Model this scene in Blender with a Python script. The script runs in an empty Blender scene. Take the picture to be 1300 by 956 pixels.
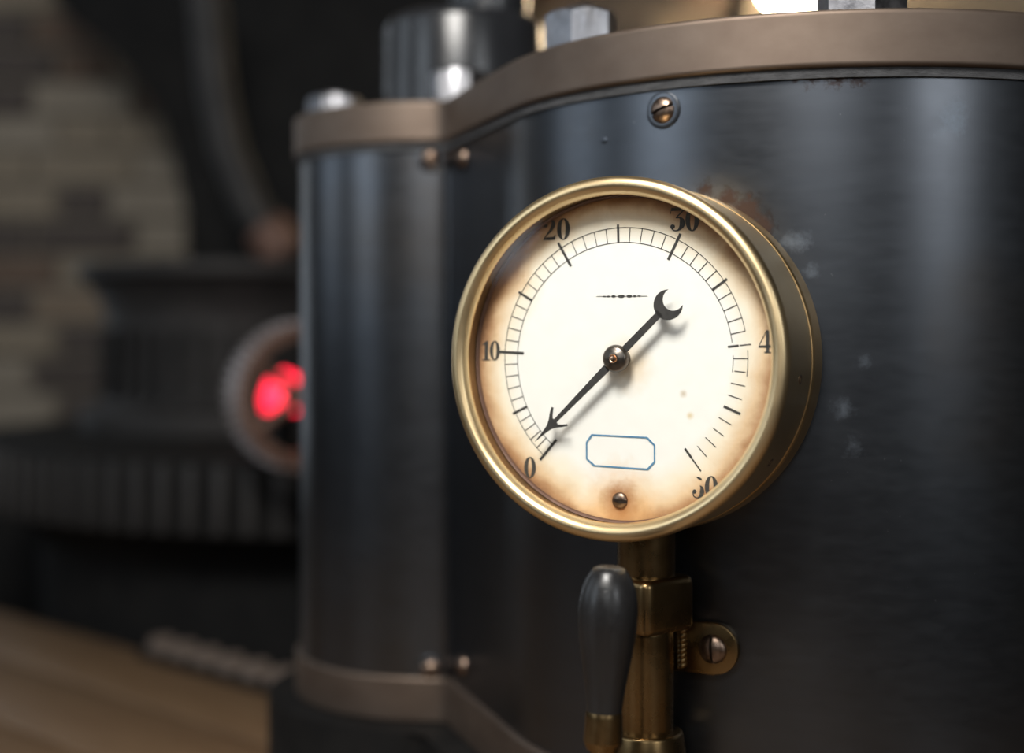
import bpy, bmesh, math, random
from mathutils import Vector, Matrix
random.seed(7)
PI = math.pi
D2R = PI / 180
S = bpy.context.scene
COL = S.collection

# ------------------------------------------------------------------ camera
ZC = 1.25                      # eye height of the camera
F = 1806.0                     # focal length in pixels of a 1300 wide frame
cam = bpy.data.cameras.new('camera')
cam.sensor_width = 36
cam.lens = F * 36 / 1300
cam.shift_y = -(478 - 425) / 1300
cam.clip_start = 0.05
cam.dof.use_dof = True
cam.dof.focus_distance = 0.79
cam.dof.aperture_fstop = 2.2
camo = bpy.data.objects.new('camera', cam)
camo.location = (0, 0, ZC)
camo.rotation_euler = (PI / 2, 0, 0)
COL.objects.link(camo)
S.camera = camo

# ------------------------------------------------------------------ world, light, exposure
w = bpy.data.worlds.new('world')
S.world = w
w.use_nodes = True
w.node_tree.nodes['Background'].inputs[0].default_value = (0.5, 0.6, 0.75, 1)
w.node_tree.nodes['Background'].inputs[1].default_value = 0.01
S.view_settings.view_transform = 'Standard'
S.view_settings.look = 'None'
S.view_settings.gamma = 1
S.view_settings.use_curve_mapping = False
S.view_settings.exposure = 0.0


def added_area_light(name, loc, rot, sx, sy, power, col):
    l = bpy.data.lights.new(name, 'AREA')
    l.shape = 'RECTANGLE'
    l.size = sx
    l.size_y = sy
    l.energy = power
    l.color = col
    o = bpy.data.objects.new(name, l)
    o.location = loc
    o.rotation_euler = rot
    COL.objects.link(o)
    return o


DAY = (0.93, 0.97, 1.0)
SKYC = (0.78, 0.89, 1.0)
# (centre, size along wall, height, wall) of every unseen window added for light
ADDED_WIN = {
    'skylight': ((-1.35, -1.55, 3.87), 2.4, 2.0),
    'rear_a': ((2.35, -3.37, 2.70), 1.1, 1.7),
    'rear_b': ((-0.6, -3.37, 2.75), 1.6, 1.4),
    'side_a': ((-3.37, -0.9, 2.55), 1.5, 1.9),
    'side_b': ((-3.37, 1.5, 2.45), 1.2, 1.9),
    'tall': ((-1.62, 3.05, 1.35), 0.36, 2.3),
}
added_area_light('added_light_roof', ADDED_WIN['skylight'][0], (0, 0, 0), 2.4, 2.0, 14, (1.0, 0.98, 0.95))  # added area lights in the unseen windows, for dial and steel
added_area_light('added_light_rear_a', ADDED_WIN['rear_a'][0], (PI / 2, 0, 0), 1.1, 1.7, 38, DAY)
added_area_light('added_light_rear_b', ADDED_WIN['rear_b'][0], (PI / 2, 0, 0), 1.6, 1.4, 22, DAY)
added_area_light('added_light_side_a', ADDED_WIN['side_a'][0], (PI / 2, 0, -PI / 2), 1.5, 1.9, 26, SKYC)
added_area_light('added_light_side_b', ADDED_WIN['side_b'][0], (PI / 2, 0, -PI / 2), 1.2, 1.9, 11, SKYC)
added_area_light('added_light_tall', ADDED_WIN['tall'][0], (-PI / 2, 0, 0), 0.36, 2.3, 5.0, SKYC)
# added unseen key light for the dial (its housing is built further down)
ADDED_LAMP = Vector((-0.27, 0.04, ZC + 1.0))
LAIM = Vector((0.06, 0.80, ZC - 0.02))
ldir = (LAIM - ADDED_LAMP).normalized()
added_lamp_o = added_area_light('added_lamp_light', ADDED_LAMP, (0, 0, 0), 0.40, 0.40, 28.5, (1.0, 0.965, 0.91))
added_lamp_o.rotation_euler = ldir.to_track_quat('-Z', 'Y').to_euler()


# ------------------------------------------------------------------ where the two joined cylinders stand
BC, BRAD = Vector((0.2237, 1.0383)), 0.2383
SC, SRAD = Vector((-0.064, 1.243)), 0.125


def at(px, py, Y):
    """the place in the room seen at a photo point, Y metres in front of the camera."""
    return Vector(((px - 650) / F * Y, Y, ZC + (425 - py) / F * Y))


def on_big(px, py, e=0.0055):
    t = (px - 650) / F
    R = BRAD - e
    a_ = 1 + t * t
    b_ = -2 * (t * BC.x + BC.y)
    c_ = BC.dot(BC) - R * R
    Y = (-b_ - math.sqrt(b_ * b_ - 4 * a_ * c_)) / (2 * a_)
    p = at(px, py, Y)
    return p, Vector((p.x - BC.x, p.y - BC.y, 0)).normalized()


# ------------------------------------------------------------------ materials
def new_mat(name):
    m = bpy.data.materials.new(name)
    m.use_nodes = True
    nt = m.node_tree
    b = nt.nodes['Principled BSDF']
    return m, nt, b


def N(nt, typ, **kw):
    n = nt.nodes.new(typ)
    for k, v in kw.items():
        if k.startswith('i_'):
            key = k[2:]
            n.inputs[int(key) if key.isdigit() else key].default_value = v
        else:
            setattr(n, k, v)
    return n


def ramp(nt, src, stops):
    r = N(nt, 'ShaderNodeValToRGB')
    e = r.color_ramp.elements
    while len(e) < len(stops):
        e.new(0.5)
    for el, (p, c) in zip(e, stops):
        el.position = p
        el.color = c if len(c) == 4 else (*c, 1)
    nt.links.new(src, r.inputs[0])
    return r.outputs[0]


def g(v):
    return (v, v, v)


def noise(nt, scale, stretch=(1, 1, 1), detail=4, rough=0.6, coord='Object', dist=0.0):
    tc = N(nt, 'ShaderNodeTexCoord')
    mp = N(nt, 'ShaderNodeMapping')
    mp.inputs['Scale'].default_value = stretch
    nt.links.new(tc.outputs[coord], mp.inputs[0])
    n = N(nt, 'ShaderNodeTexNoise')
    n.inputs['Scale'].default_value = scale
    n.inputs['Detail'].default_value = detail
    n.inputs['Roughness'].default_value = rough
    n.inputs['Distortion'].default_value = dist
    nt.links.new(mp.outputs[0], n.inputs['Vector'])
    return n.outputs[0]


def mix(nt, fac, a, b, mode='MIX'):
    m = N(nt, 'ShaderNodeMix', data_type='RGBA', blend_type=mode)
    for sock, val in ((m.inputs[0], fac), (m.inputs[6], a), (m.inputs[7], b)):
        if isinstance(val, (int, float)):
            sock.default_value = val
        elif isinstance(val, tuple):
            sock.default_value = val if len(val) == 4 else (*val, 1)
        else:
            nt.links.new(val, sock)
    return m.outputs[2]


def math_(nt, op, a, b=0.0, c=None):
    m = N(nt, 'ShaderNodeMath', operation=op)
    for i, val in enumerate((a, b, c)):
        if val is None:
            continue
        if isinstance(val, (int, float)):
            m.inputs[i].default_value = val
        else:
            nt.links.new(val, m.inputs[i])
    return m.outputs[0]


def near(nt, pt, rad):
    """1 at pt falling to 0 at rad (object space)."""
    tc = N(nt, 'ShaderNodeTexCoord')
    d = N(nt, 'ShaderNodeVectorMath', operation='DISTANCE')
    nt.links.new(tc.outputs['Object'], d.inputs[0])
    d.inputs[1].default_value = pt
    mr = N(nt, 'ShaderNodeMapRange')
    mr.inputs[1].default_value = 0
    mr.inputs[2].default_value = rad
    mr.inputs[3].default_value = 1
    mr.inputs[4].default_value = 0
    nt.links.new(d.outputs['Value'], mr.inputs[0])
    return mr.outputs[0]


def bump(nt, b, h, strength=0.2, dist=0.002):
    n = N(nt, 'ShaderNodeBump')
    n.inputs['Strength'].default_value = strength
    n.inputs['Distance'].default_value = dist
    nt.links.new(h, n.inputs['Height'])
    nt.links.new(n.outputs[0], b.inputs['Normal'])


def metal(name, c1, c2, r1, r2, scale=30, stretch=(1, 1, 1), bmp=0.0, metallic=1.0, spec=0.5):
    m, nt, b = new_mat(name)
    n1 = noise(nt, scale, stretch)
    nt.links.new(ramp(nt, n1, [(0.3, c1), (0.7, c2)]), b.inputs['Base Color'])
    n2 = noise(nt, scale * 2.3, stretch)
    nt.links.new(ramp(nt, n2, [(0.3, g(r1)), (0.7, g(r2))]), b.inputs['Roughness'])
    b.inputs['Metallic'].default_value = metallic
    b.inputs['Specular IOR Level'].default_value = spec
    if bmp:
        bump(nt, b, noise(nt, scale * 6, stretch), bmp, 0.001)
    return m


M = {}
M['brass'] = metal('brass', (0.54, 0.385, 0.195), (0.62, 0.45, 0.25), 0.36, 0.46, 14, bmp=0.02)
M['brass_bezel'] = metal('polished_brass', (0.72, 0.54, 0.30), (0.77, 0.59, 0.34), 0.32, 0.40, 14, bmp=0.015)
M['brass_dark'] = metal('dull_brass', (0.20, 0.13, 0.058), (0.28, 0.19, 0.09), 0.24, 0.34, 25, bmp=0.02)
M['lid'] = metal('bronze_lid', (0.145, 0.109, 0.087), (0.188, 0.146, 0.118), 0.54, 0.60, 22, (1, 1, 1.5), bmp=0.02)
M['iron'] = metal('black_iron', (0.006, 0.006, 0.0063), (0.012, 0.0115, 0.011), 0.6, 0.75, 20, metallic=0.0, spec=0.12)
M['iron_grey'] = metal('grey_iron', (0.017, 0.0165, 0.0165), (0.03, 0.028, 0.0275), 0.5, 0.65, 20, metallic=0.0, spec=0.3)
M['gloss_black'] = metal('black_enamel', (0.012, 0.013, 0.015), (0.02, 0.021, 0.024), 0.2, 0.28, 15, metallic=0.0)
M['nut'] = metal('bare_steel', (0.20, 0.20, 0.215), (0.34, 0.34, 0.36), 0.32, 0.5, 60, bmp=0.1)
M['screw'] = metal('bronzed_steel', (0.17, 0.115, 0.085), (0.30, 0.22, 0.17), 0.25, 0.42, 200, bmp=0.1)
M['rusty'] = metal('rusty_iron', (0.10, 0.05, 0.035), (0.17, 0.10, 0.075), 0.5, 0.7, 30, metallic=0.3)
M['rim_steel'] = metal('worn_tooth_steel', (0.42, 0.38, 0.38), (0.55, 0.50, 0.49), 0.4, 0.55, 30, metallic=0.7)
M['rack_iron'] = metal('rack_iron', (0.11, 0.085, 0.07), (0.17, 0.135, 0.115), 0.5, 0.65, 30, metallic=0.0, spec=0.3)
M['gasket'] = metal('gasket_fibre', (0.02, 0.021, 0.023), (0.055, 0.056, 0.06), 0.7, 0.9, 90, (1, 1, 3), bmp=0.6, metallic=0.0)
M['hand'] = metal('pointer_steel', (0.045, 0.043, 0.042), (0.07, 0.066, 0.063), 0.4, 0.55, 200, metallic=0.4)
M['hub'] = metal('hub_steel', (0.11, 0.098, 0.088), (0.17, 0.15, 0.135), 0.28, 0.4, 200)
M['copper'] = metal('copper_pin', (0.65, 0.42, 0.28), (0.75, 0.5, 0.36), 0.2, 0.3, 200)

# blued steel cladding
m, nt, b = new_mat('blued_steel')
n_big = noise(nt, 7, (1, 1, 0.8), 3)
n_str = noise(nt, 9, (1, 1, 9), 5, 0.6)
n_fine = noise(nt, 60, (1, 1, 3), 4, 0.6)
c0 = ramp(nt, n_big, [(0.3, (0.090, 0.096, 0.108)), (0.52, (0.108, 0.115, 0.128)), (0.72, (0.110, 0.105, 0.104))])
c1 = mix(nt, ramp(nt, n_str, [(0.35, g(0.0)), (0.75, g(0.22))]), c0, (0.148, 0.162, 0.182))
rust_n = noise(nt, 240, (1, 1, 1), 6, 0.75)
rust_m = None
for px_, py_, rad, amt in ((948, 268, 0.016, 1.0), (968, 286, 0.012, 1.0), (925, 252, 0.012, 0.9), (895, 240, 0.010, 0.8), (951, 250, 0.006, 0.8), (1062, 98, 0.012, 0.75), (1090, 98, 0.012, 0.7), (1030, 99, 0.012, 0.6), (1010, 100, 0.010, 0.5)):
    pt = on_big(px_, py_)[0]
    q = math_(nt, 'MULTIPLY', near(nt, pt, rad), amt * 0.62)
    rust_m = q if rust_m is None else math_(nt, 'MAXIMUM', rust_m, q)
rust_f = ramp(nt, math_(nt, 'ADD', rust_m, rust_n), [(0.80, g(0)), (1.15, g(0.9))])
# a pale smear, as if a wet rag had dried there
sm_m = None
for px_, py_, rad in ((1096, 460, 0.010), (1010, 305, 0.016), (1030, 345, 0.010), (1085, 565, 0.014), (1070, 520, 0.012), (1208, 150, 0.02)):
    pt = on_big(px_, py_)[0]
    q = near(nt, pt, rad)
    sm_m = q if sm_m is None else math_(nt, 'MAXIMUM', sm_m, q)
sm_f = ramp(nt, math_(nt, 'ADD', math_(nt, 'MULTIPLY', sm_m, 0.45), noise(nt, 70, (1, 1, 1), 6, 0.8)), [(0.70, g(0)), (1.05, g(0.30))])
speck = ramp(nt, noise(nt, 260, (1, 1, 1), 2, 0.5), [(0.76, g(0)), (0.82, g(0.5))])
c2 = mix(nt, sm_f, c1, (0.34, 0.40, 0.47))
c2 = mix(nt, speck, c2, (0.32, 0.33, 0.34))
rust_c = ramp(nt, math_(nt, 'ADD', rust_m, rust_n), [(0.68, g(0)), (0.95, g(1))])
c3 = mix(nt, rust_c, c2, (0.040, 0.021, 0.014))
nt.links.new(c3, b.inputs['Base Color'])
rr = ramp(nt, n_fine, [(0.3, g(0.30)), (0.7, g(0.335))])
nt.links.new(mix(nt, math_(nt, 'MAXIMUM', rust_f, sm_f), rr, g(0.6)), b.inputs['Roughness'])
nt.links.new(math_(nt, 'SUBTRACT', 1.0, math_(nt, 'MULTIPLY', rust_f, 0.5)), b.inputs['Metallic'])
bump(nt, b, rust_f, 0.06, 0.0004)
M['clad'] = m

# enamelled paper dial with rust stains creeping in from the rim
m, nt, b = new_mat('stained_dial')
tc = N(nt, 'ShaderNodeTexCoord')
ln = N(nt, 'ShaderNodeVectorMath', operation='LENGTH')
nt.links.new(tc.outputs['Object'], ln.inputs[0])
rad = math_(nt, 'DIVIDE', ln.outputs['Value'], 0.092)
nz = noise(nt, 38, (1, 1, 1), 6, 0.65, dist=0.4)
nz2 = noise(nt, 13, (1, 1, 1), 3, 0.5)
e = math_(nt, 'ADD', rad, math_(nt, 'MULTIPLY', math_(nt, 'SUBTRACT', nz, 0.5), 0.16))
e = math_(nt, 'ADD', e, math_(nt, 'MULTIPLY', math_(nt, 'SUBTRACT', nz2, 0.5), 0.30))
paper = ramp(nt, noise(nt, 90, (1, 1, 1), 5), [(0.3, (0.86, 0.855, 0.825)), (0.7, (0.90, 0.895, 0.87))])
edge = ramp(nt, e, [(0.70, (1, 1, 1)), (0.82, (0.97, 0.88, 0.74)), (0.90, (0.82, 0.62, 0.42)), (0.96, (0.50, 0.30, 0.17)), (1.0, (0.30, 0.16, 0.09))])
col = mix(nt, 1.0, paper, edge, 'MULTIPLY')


def stain(col, pt, r, amp, c, sc=110):
    f = math_(nt, 'ADD', near(nt, pt, r), math_(nt, 'MULTIPLY', math_(nt, 'SUBTRACT', noise(nt, sc, (1, 1, 1), 5, 0.7), 0.5), 0.7))
    return mix(nt, ramp(nt, f, [(0.12, g(0)), (0.9, g(amp))]), col, c)


col = stain(col, (0.0, -0.080, 0), 0.030, 0.75, (0.78, 0.46, 0.20))
col = stain(col, (0.0, -0.080, 0), 0.016, 1.0, (0.30, 0.105, 0.03))
col = stain(col, (0.004, -0.004, 0), 0.021, 0.62, (0.80, 0.58, 0.32))
col = stain(col, (0.041, -0.031, 0), 0.003, 0.9, (0.70, 0.58, 0.36), 400)
col = stain(col, (0.037, -0.019, 0), 0.003, 0.9, (0.60, 0.52, 0.40), 400)
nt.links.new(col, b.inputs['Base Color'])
b.inputs['Roughness'].default_value = 0.55
b.inputs['Specular IOR Level'].default_value = 0.25
M['dial'] = m

m, nt, b = new_mat('black_print')
nz = noise(nt, 900, (1, 1, 1), 4, 0.7)
nt.links.new(ramp(nt, nz, [(0.3, (0.03, 0.03, 0.03)), (0.62, (0.05, 0.048, 0.045)), (0.75, (0.25, 0.23, 0.2))]), b.inputs['Base Color'])
b.inputs['Roughness'].default_value = 0.7
M['ink'] = m
m, nt, b = new_mat('blue_print')
nz = noise(nt, 700, (1, 1, 1), 4, 0.7)
nt.links.new(ramp(nt, nz, [(0.3, (0.04, 0.16, 0.32)), (0.7, (0.16, 0.33, 0.48))]), b.inputs['Base Color'])
b.inputs['Roughness'].default_value = 0.7
M['blue'] = m

# window glass: clear, with the mirror reflection of its surface
m = bpy.data.materials.new('clear_glass')
m.use_nodes = True
nt = m.node_tree
nt.nodes.clear()
o_ = N(nt, 'ShaderNodeOutputMaterial')
tr = N(nt, 'ShaderNodeBsdfTransparent')
tr.inputs[0].default_value = (0.985, 0.985, 0.975, 1)
gl = N(nt, 'ShaderNodeBsdfGlossy')
gl.inputs['Roughness'].default_value = 0.02
fr = N(nt, 'ShaderNodeLayerWeight')
fr.inputs[0].default_value = 0.5
fac_ = math_(nt, 'MULTIPLY_ADD', math_(nt, 'POWER', fr.outputs['Facing'], 5.0), 0.97, 0.022)
mx = N(nt, 'ShaderNodeMixShader')
nt.links.new(fac_, mx.inputs[0])
nt.links.new(tr.outputs[0], mx.inputs[1])
nt.links.new(gl.outputs[0], mx.inputs[2])
nt.links.new(mx.outputs[0], o_.inputs[0])
M['glass'] = m

# dark turned wood of the lever handle
m, nt, b = new_mat('ebonised_wood')
gr = noise(nt, 60, (1, 1, 0.12), 5, 0.6)
nt.links.new(ramp(nt, gr, [(0.3, (0.007, 0.007, 0.0075)), (0.7, (0.017, 0.0165, 0.017))]), b.inputs['Base Color'])
nt.links.new(ramp(nt, noise(nt, 220), [(0.3, g(0.27)), (0.7, g(0.40))]), b.inputs['Roughness'])
vo = N(nt, 'ShaderNodeTexVoronoi')
vo.inputs['Scale'].default_value = 260
tc = N(nt, 'ShaderNodeTexCoord')
nt.links.new(tc.outputs['Object'], vo.inputs['Vector'])
pit = ramp(nt, vo.outputs['Distance'], [(0.05, g(0)), (0.22, g(1))])
bump(nt, b, math_(nt, 'ADD', math_(nt, 'MULTIPLY', pit, 0.35), math_(nt, 'MULTIPLY', noise(nt, 45), 1.5)), 0.22, 0.001)
M['ebony'] = m

# honey coloured boards
m, nt, b = new_mat('oak_board')
gr = noise(nt, 10, (1, 14, 1), 6, 0.6)
nt.links.new(ramp(nt, gr, [(0.3, (0.115, 0.066, 0.032)), (0.7, (0.165, 0.103, 0.055))]), b.inputs['Base Color'])
b.inputs['Roughness'].default_value = 0.5
M['oak'] = m


def brickmat(name, c1, c2):
    m, nt, b = new_mat(name)
    nt.links.new(ramp(nt, noise(nt, 25, (1, 1, 1), 6, 0.7), [(0.3, c1), (0.7, c2)]), b.inputs['Base Color'])
    b.inputs['Roughness'].default_value = 0.9
    bump(nt, b, noise(nt, 90, (1, 1, 1), 6, 0.7), 0.5, 0.004)
    return m


BR = [brickmat('stock_brick_buff', (0.20, 0.163, 0.12), (0.255, 0.213, 0.16)),
      brickmat('stock_brick_pale', (0.225, 0.192, 0.15), (0.28, 0.243, 0.195)),
      brickmat('stock_brick_tan', (0.175, 0.132, 0.094), (0.23, 0.178, 0.13)),
      brickmat('burnt_brick', (0.06, 0.048, 0.042), (0.09, 0.073, 0.065)),
      brickmat('brown_brick', (0.11, 0.074, 0.054), (0.15, 0.105, 0.078))]
M['mortar'] = brickmat('lime_mortar', (0.19, 0.165, 0.132), (0.235, 0.208, 0.172))
M['plaster'] = brickmat('dusty_plaster', (0.05, 0.047, 0.042), (0.07, 0.065, 0.06))
M['soot'] = brickmat('sooty_boards', (0.035, 0.033, 0.03), (0.055, 0.05, 0.046))
M['floor'] = brickmat('stone_flags', (0.025, 0.023, 0.021), (0.04, 0.037, 0.033))


def emit(name, col, strength):
    m, nt, b = new_mat(name)
    b.inputs['Base Color'].default_value = (*col, 1)
    b.inputs['Emission Color'].default_value = (*col, 1)
    b.inputs['Emission Strength'].default_value = strength
    b.inputs['Roughness'].default_value = 0.3
    return m


M['globe'] = emit('lit_opal_glass', (1.0, 0.78, 0.50), 80)
M['red'] = emit('lit_red_glass', (1.0, 0.018, 0.05), 3.0)


# ------------------------------------------------------------------ building helpers
def link(o, parent=None):
    COL.objects.link(o)
    if parent is not None:
        o.parent = parent
    return o


def mesh_obj(name, bm, mat, parent=None, smooth=35, loc=(0, 0, 0), rot=None):
    bmesh.ops.recalc_face_normals(bm, faces=bm.faces)
    me = bpy.data.meshes.new(name)
    bm.to_mesh(me)
    bm.free()
    if smooth:
        for p in me.polygons:
            p.use_smooth = True
        me.set_sharp_from_angle(angle=smooth * D2R)
    mats = mat if isinstance(mat, (list, tuple)) else [mat]
    for mm in mats:
        me.materials.append(M[mm] if isinstance(mm, str) else mm)
    o = bpy.data.objects.new(name, me)
    o.location = loc
    if rot is not None:
        o.rotation_euler = rot
    return link(o, parent)


def thing(name, label, cat, loc=(0, 0, 0), group=None):
    o = bpy.data.objects.new(name, None)
    o.empty_display_size = 0.05
    o.location = loc
    link(o)
    return tag(o, label, cat, group)


def tag(o, label, cat, group=None, kind=None):
    o['label'] = label
    o['category'] = cat
    if group:
        o['group'] = group
    if kind:
        o['kind'] = kind
    return o


def lathe_bm(prof, seg=48, bm=None, mtx=None, close=False):
    """prof: list of (r, z); revolved about local z."""
    bm = bm or bmesh.new()
    rings = []
    for r, z in prof:
        if r < 1e-6:
            v = bm.verts.new((0, 0, z))
            rings.append([v])
        else:
            rings.append([bm.verts.new((r * math.cos(2 * PI * i / seg), r * math.sin(2 * PI * i / seg), z)) for i in range(seg)])
    pairs = list(zip(rings[:-1], rings[1:]))
    if close:
        pairs.append((rings[-1], rings[0]))
    for a, c in pairs:
        for i in range(seg):
            j = (i + 1) % seg
            if len(a) == 1 and len(c) == 1:
                continue
            if len(a) == 1:
                bm.faces.new((a[0], c[i], c[j]))
            elif len(c) == 1:
                bm.faces.new((a[i], a[j], c[0]))
            else:
                bm.faces.new((a[i], a[j], c[j], c[i]))
    if mtx is not None:
        vs = [v for ring in rings for v in ring]
        bmesh.ops.transform(bm, matrix=mtx, verts=vs)
    return bm


def rounded(prof_pts, n=5):
    """round the corners of an (r, z, radius) polyline."""
    out = []
    L = len(prof_pts)
    for i, p in enumerate(prof_pts):
        rad_ = p[2] if len(p) > 2 else 0
        if rad_ <= 0 or i in (0, L - 1):
            out.append((p[0], p[1]))
            continue
        P = Vector(p[:2])
        A = Vector(prof_pts[i - 1][:2]) - P
        B = Vector(prof_pts[i + 1][:2]) - P
        ra = min(rad_, A.length * 0.49)
        rb = min(rad_, B.length * 0.49)
        a = P + A.normalized() * ra
        c = P + B.normalized() * rb
        for k in range(n + 1):
            t = k / n
            q = a * (1 - t) ** 2 + P * 2 * t * (1 - t) + c * t * t
            out.append((q.x, q.y))
    return out


def prism_bm(out, z0, z1, bev=0.0, seg=3, bm=None, mtx=None):
    bm = bm or bmesh.new()
    lo = [bm.verts.new((x, y, z0)) for x, y in out]
    hi = [bm.verts.new((x, y, z1)) for x, y in out]
    n = len(out)
    fs = [bm.faces.new(lo[::-1]), bm.faces.new(hi)]
    for i in range(n):
        j = (i + 1) % n
        fs.append(bm.faces.new((lo[i], lo[j], hi[j], hi[i])))
    vs = lo + hi
    if bev:
        es = [e for e in fs[0].edges] + [e for e in fs[1].edges]
        r = bmesh.ops.bevel(bm, geom=es, offset=bev, segments=seg, profile=0.5, affect='EDGES')
        vs = list({v for v in bm.verts}) if mtx is not None else vs
    if mtx is not None:
        bmesh.ops.transform(bm, matrix=mtx, verts=vs)
    return bm


def box_bm(cx, cy, cz, sx, sy, sz, bm=None, bev=0.0, seg=2, rotz=0.0):
    nb = bmesh.new()
    bmesh.ops.create_cube(nb, size=1)
    bmesh.ops.scale(nb, vec=(sx, sy, sz), verts=nb.verts)
    if bev:
        bmesh.ops.bevel(nb, geom=list(nb.edges), offset=bev, segments=seg, profile=0.5, affect='EDGES')
    bmesh.ops.transform(nb, matrix=Matrix.Translation((cx, cy, cz)) @ Matrix.Rotation(rotz, 4, 'Z'), verts=nb.verts)
    if bm is None:
        return nb
    me = bpy.data.meshes.new('tmp')
    nb.to_mesh(me)
    nb.free()
    bm.from_mesh(me)
    bpy.data.meshes.remove(me)
    return bm


def tube_bm(pts, rads, seg=16, bm=None):
    bm = bm or bmesh.new()
    pts = [Vector(p) for p in pts]
    if isinstance(rads, (int, float)):
        rads = [rads] * len(pts)
    prev = None
    rings = []
    for i, p in enumerate(pts):
        t = (pts[min(i + 1, len(pts) - 1)] - pts[max(i - 1, 0)]).normalized()
        ref = Vector((0, 0, 1)) if abs(t.z) < 0.9 else Vector((1, 0, 0))
        if prev is not None:
            ref = prev
        x = (ref - t * ref.dot(t)).normalized()
        prev = x
        y = t.cross(x)
        rings.append([bm.verts.new(p + (x * math.cos(2 * PI * k / seg) + y * math.sin(2 * PI * k / seg)) * rads[i]) for k in range(seg)])
    for a, c in zip(rings[:-1], rings[1:]):
        for k in range(seg):
            j = (k + 1) % seg
            bm.faces.new((a[k], a[j], c[j], c[k]))
    bm.faces.new(rings[0][::-1])
    bm.faces.new(rings[-1])
    return bm


def frame_mtx(o, n, up=Vector((0, 0, 1))):
    """matrix with local z along n, local y close to up."""
    n = Vector(n).normalized()
    x = up.cross(n).normalized()
    y = n.cross(x)
    m_ = Matrix((x, y, n)).transposed().to_4x4()
    m_.translation = Vector(o)
    return m_


# ------------------------------------------------------------------ the room
RX0, RX1, RY0, RY1, RZ = -3.4, 3.4, -3.4, 3.1, 3.9


def struct(name, bm, mat, label, cat, smooth=0):
    o = mesh_obj(name, bm, mat, None, smooth)
    return tag(o, label, cat, kind='structure')


struct('floor', box_bm(0, -0.15, -0.05, RX1 - RX0 + 0.4, RY1 - RY0 + 0.7, 0.1), 'floor', 'dark stone floor of the engine room', 'floor')
struct('ceiling', box_bm(0, -0.15, RZ + 0.05, RX1 - RX0 + 0.4, RY1 - RY0 + 0.7, 0.1), 'soot', 'dark sooty ceiling above the engines', 'ceiling')
struct('wall_left', box_bm(RX0 - 0.05, -0.15, RZ / 2, 0.1, RY1 - RY0 + 0.5, RZ), 'plaster', 'dull plastered side wall with added windows, out of view to the left', 'wall')
struct('wall_right', box_bm(RX1 + 0.05, -0.15, RZ / 2, 0.1, RY1 - RY0 + 0.5, RZ), 'plaster', 'dull plastered side wall, out of view to the right', 'wall')
struct('wall_front', box_bm(0, RY0 - 0.05, RZ / 2, RX1 - RX0, 0.1, RZ), 'plaster', 'dull plastered wall behind the viewer', 'wall')
WB = struct('wall_back', box_bm(0, RY1 + 0.1, RZ / 2, RX1 - RX0, 0.2, RZ), 'mortar', 'old buff stock brick wall with scattered burnt bricks behind the machinery', 'wall')

# bricks of the back wall, laid in Flemish bond
BH, BG, BD = 0.065, 0.010, 0.014


def brick_mesh(L, mat, name):
    nb = bmesh.new()
    c = 0.004
    x0, x1, z0, z1 = -L / 2, L / 2, -BH / 2, BH / 2
    back = [nb.verts.new(p) for p in ((x0, 0, z0), (x1, 0, z0), (x1, 0, z1), (x0, 0, z1))]
    mid = [nb.verts.new((p.co.x, -BD + c, p.co.z)) for p in back]
    fr_ = [nb.verts.new((p.co.x * (1 - 2 * c / L), -BD, p.co.z * (1 - 2 * c / BH))) for p in back]
    for a, d in ((back, mid), (mid, fr_)):
        for i in range(4):
            j = (i + 1) % 4
            nb.faces.new((a[i], a[j], d[j], d[i]))
    nb.faces.new(fr_)
    bmesh.ops.recalc_face_normals(nb, faces=nb.faces)
    me = bpy.data.meshes.new(name)
    nb.to_mesh(me)
    nb.free()
    me.materials.append(mat)
    return me


LS, LH = 0.215, 0.1025
BM_ = {(L, k): brick_mesh(L, BR[k], 'brick') for L in (LS, LH) for k in range(5)}
rest = {'v': [], 'f': [], 'm': []}
nb_count = 0
course = 0
z = BH / 2 + 0.004
while z + BH / 2 < RZ:
    x = RX0 + (0.0 if course % 2 else 0.056)
    i = 0
    while x < RX1:
        L = LS if (i + course) % 2 else LH
        L0 = min(L, RX1 - x)
        if L0 < L:
            break
        cx = x + L / 2
        r_ = random.random()
        if L == LH:
            k = 3 if r_ < 0.42 else (4 if r_ < 0.6 else (0 if r_ < 0.8 else 1))
        else:
            k = 3 if r_ < 0.07 else (4 if r_ < 0.2 else (2 if r_ < 0.42 else (0 if r_ < 0.75 else 1)))
        zz = z - ZC
        inwin = abs(cx + 1.62) < 0.30 and 0.15 < z < 2.6
        px = 650 + F * cx / RY1
        py = 425 - F * zz / RY1
        seen = (-120 < px < 330 and -50 < py < 640) or (600 < px < 1180 and -60 < py < 140)
        off = random.uniform(-0.003, 0.003)
        if inwin:
            pass
        elif seen and nb_count < 295:
            o = bpy.data.objects.new('brick', BM_[(L, k)])
            o.location = (cx, RY1 + off, z)
            link(o, WB)
            nb_count += 1
        else:
            me = BM_[(L, k)]
            base = len(rest['v'])
            rest['v'] += [(v.co.x + cx, v.co.y + RY1 + off, v.co.z + z) for v in me.vertices]
            rest['f'] += [tuple(base + q for q in p.vertices) for p in me.polygons]
            rest['m'] += [k] * len(me.polygons)
        x += L + BG
        i += 1
    z += BH + BG
    course += 1
me = bpy.data.meshes.new('brickwork')
me.from_pydata(rest['v'], [], rest['f'])
for mm in BR:
    me.materials.append(mm)
me.polygons.foreach_set('material_index', rest['m'])
o = link(bpy.data.objects.new('brickwork', me), WB)
o['kind'] = 'stuff'


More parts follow.
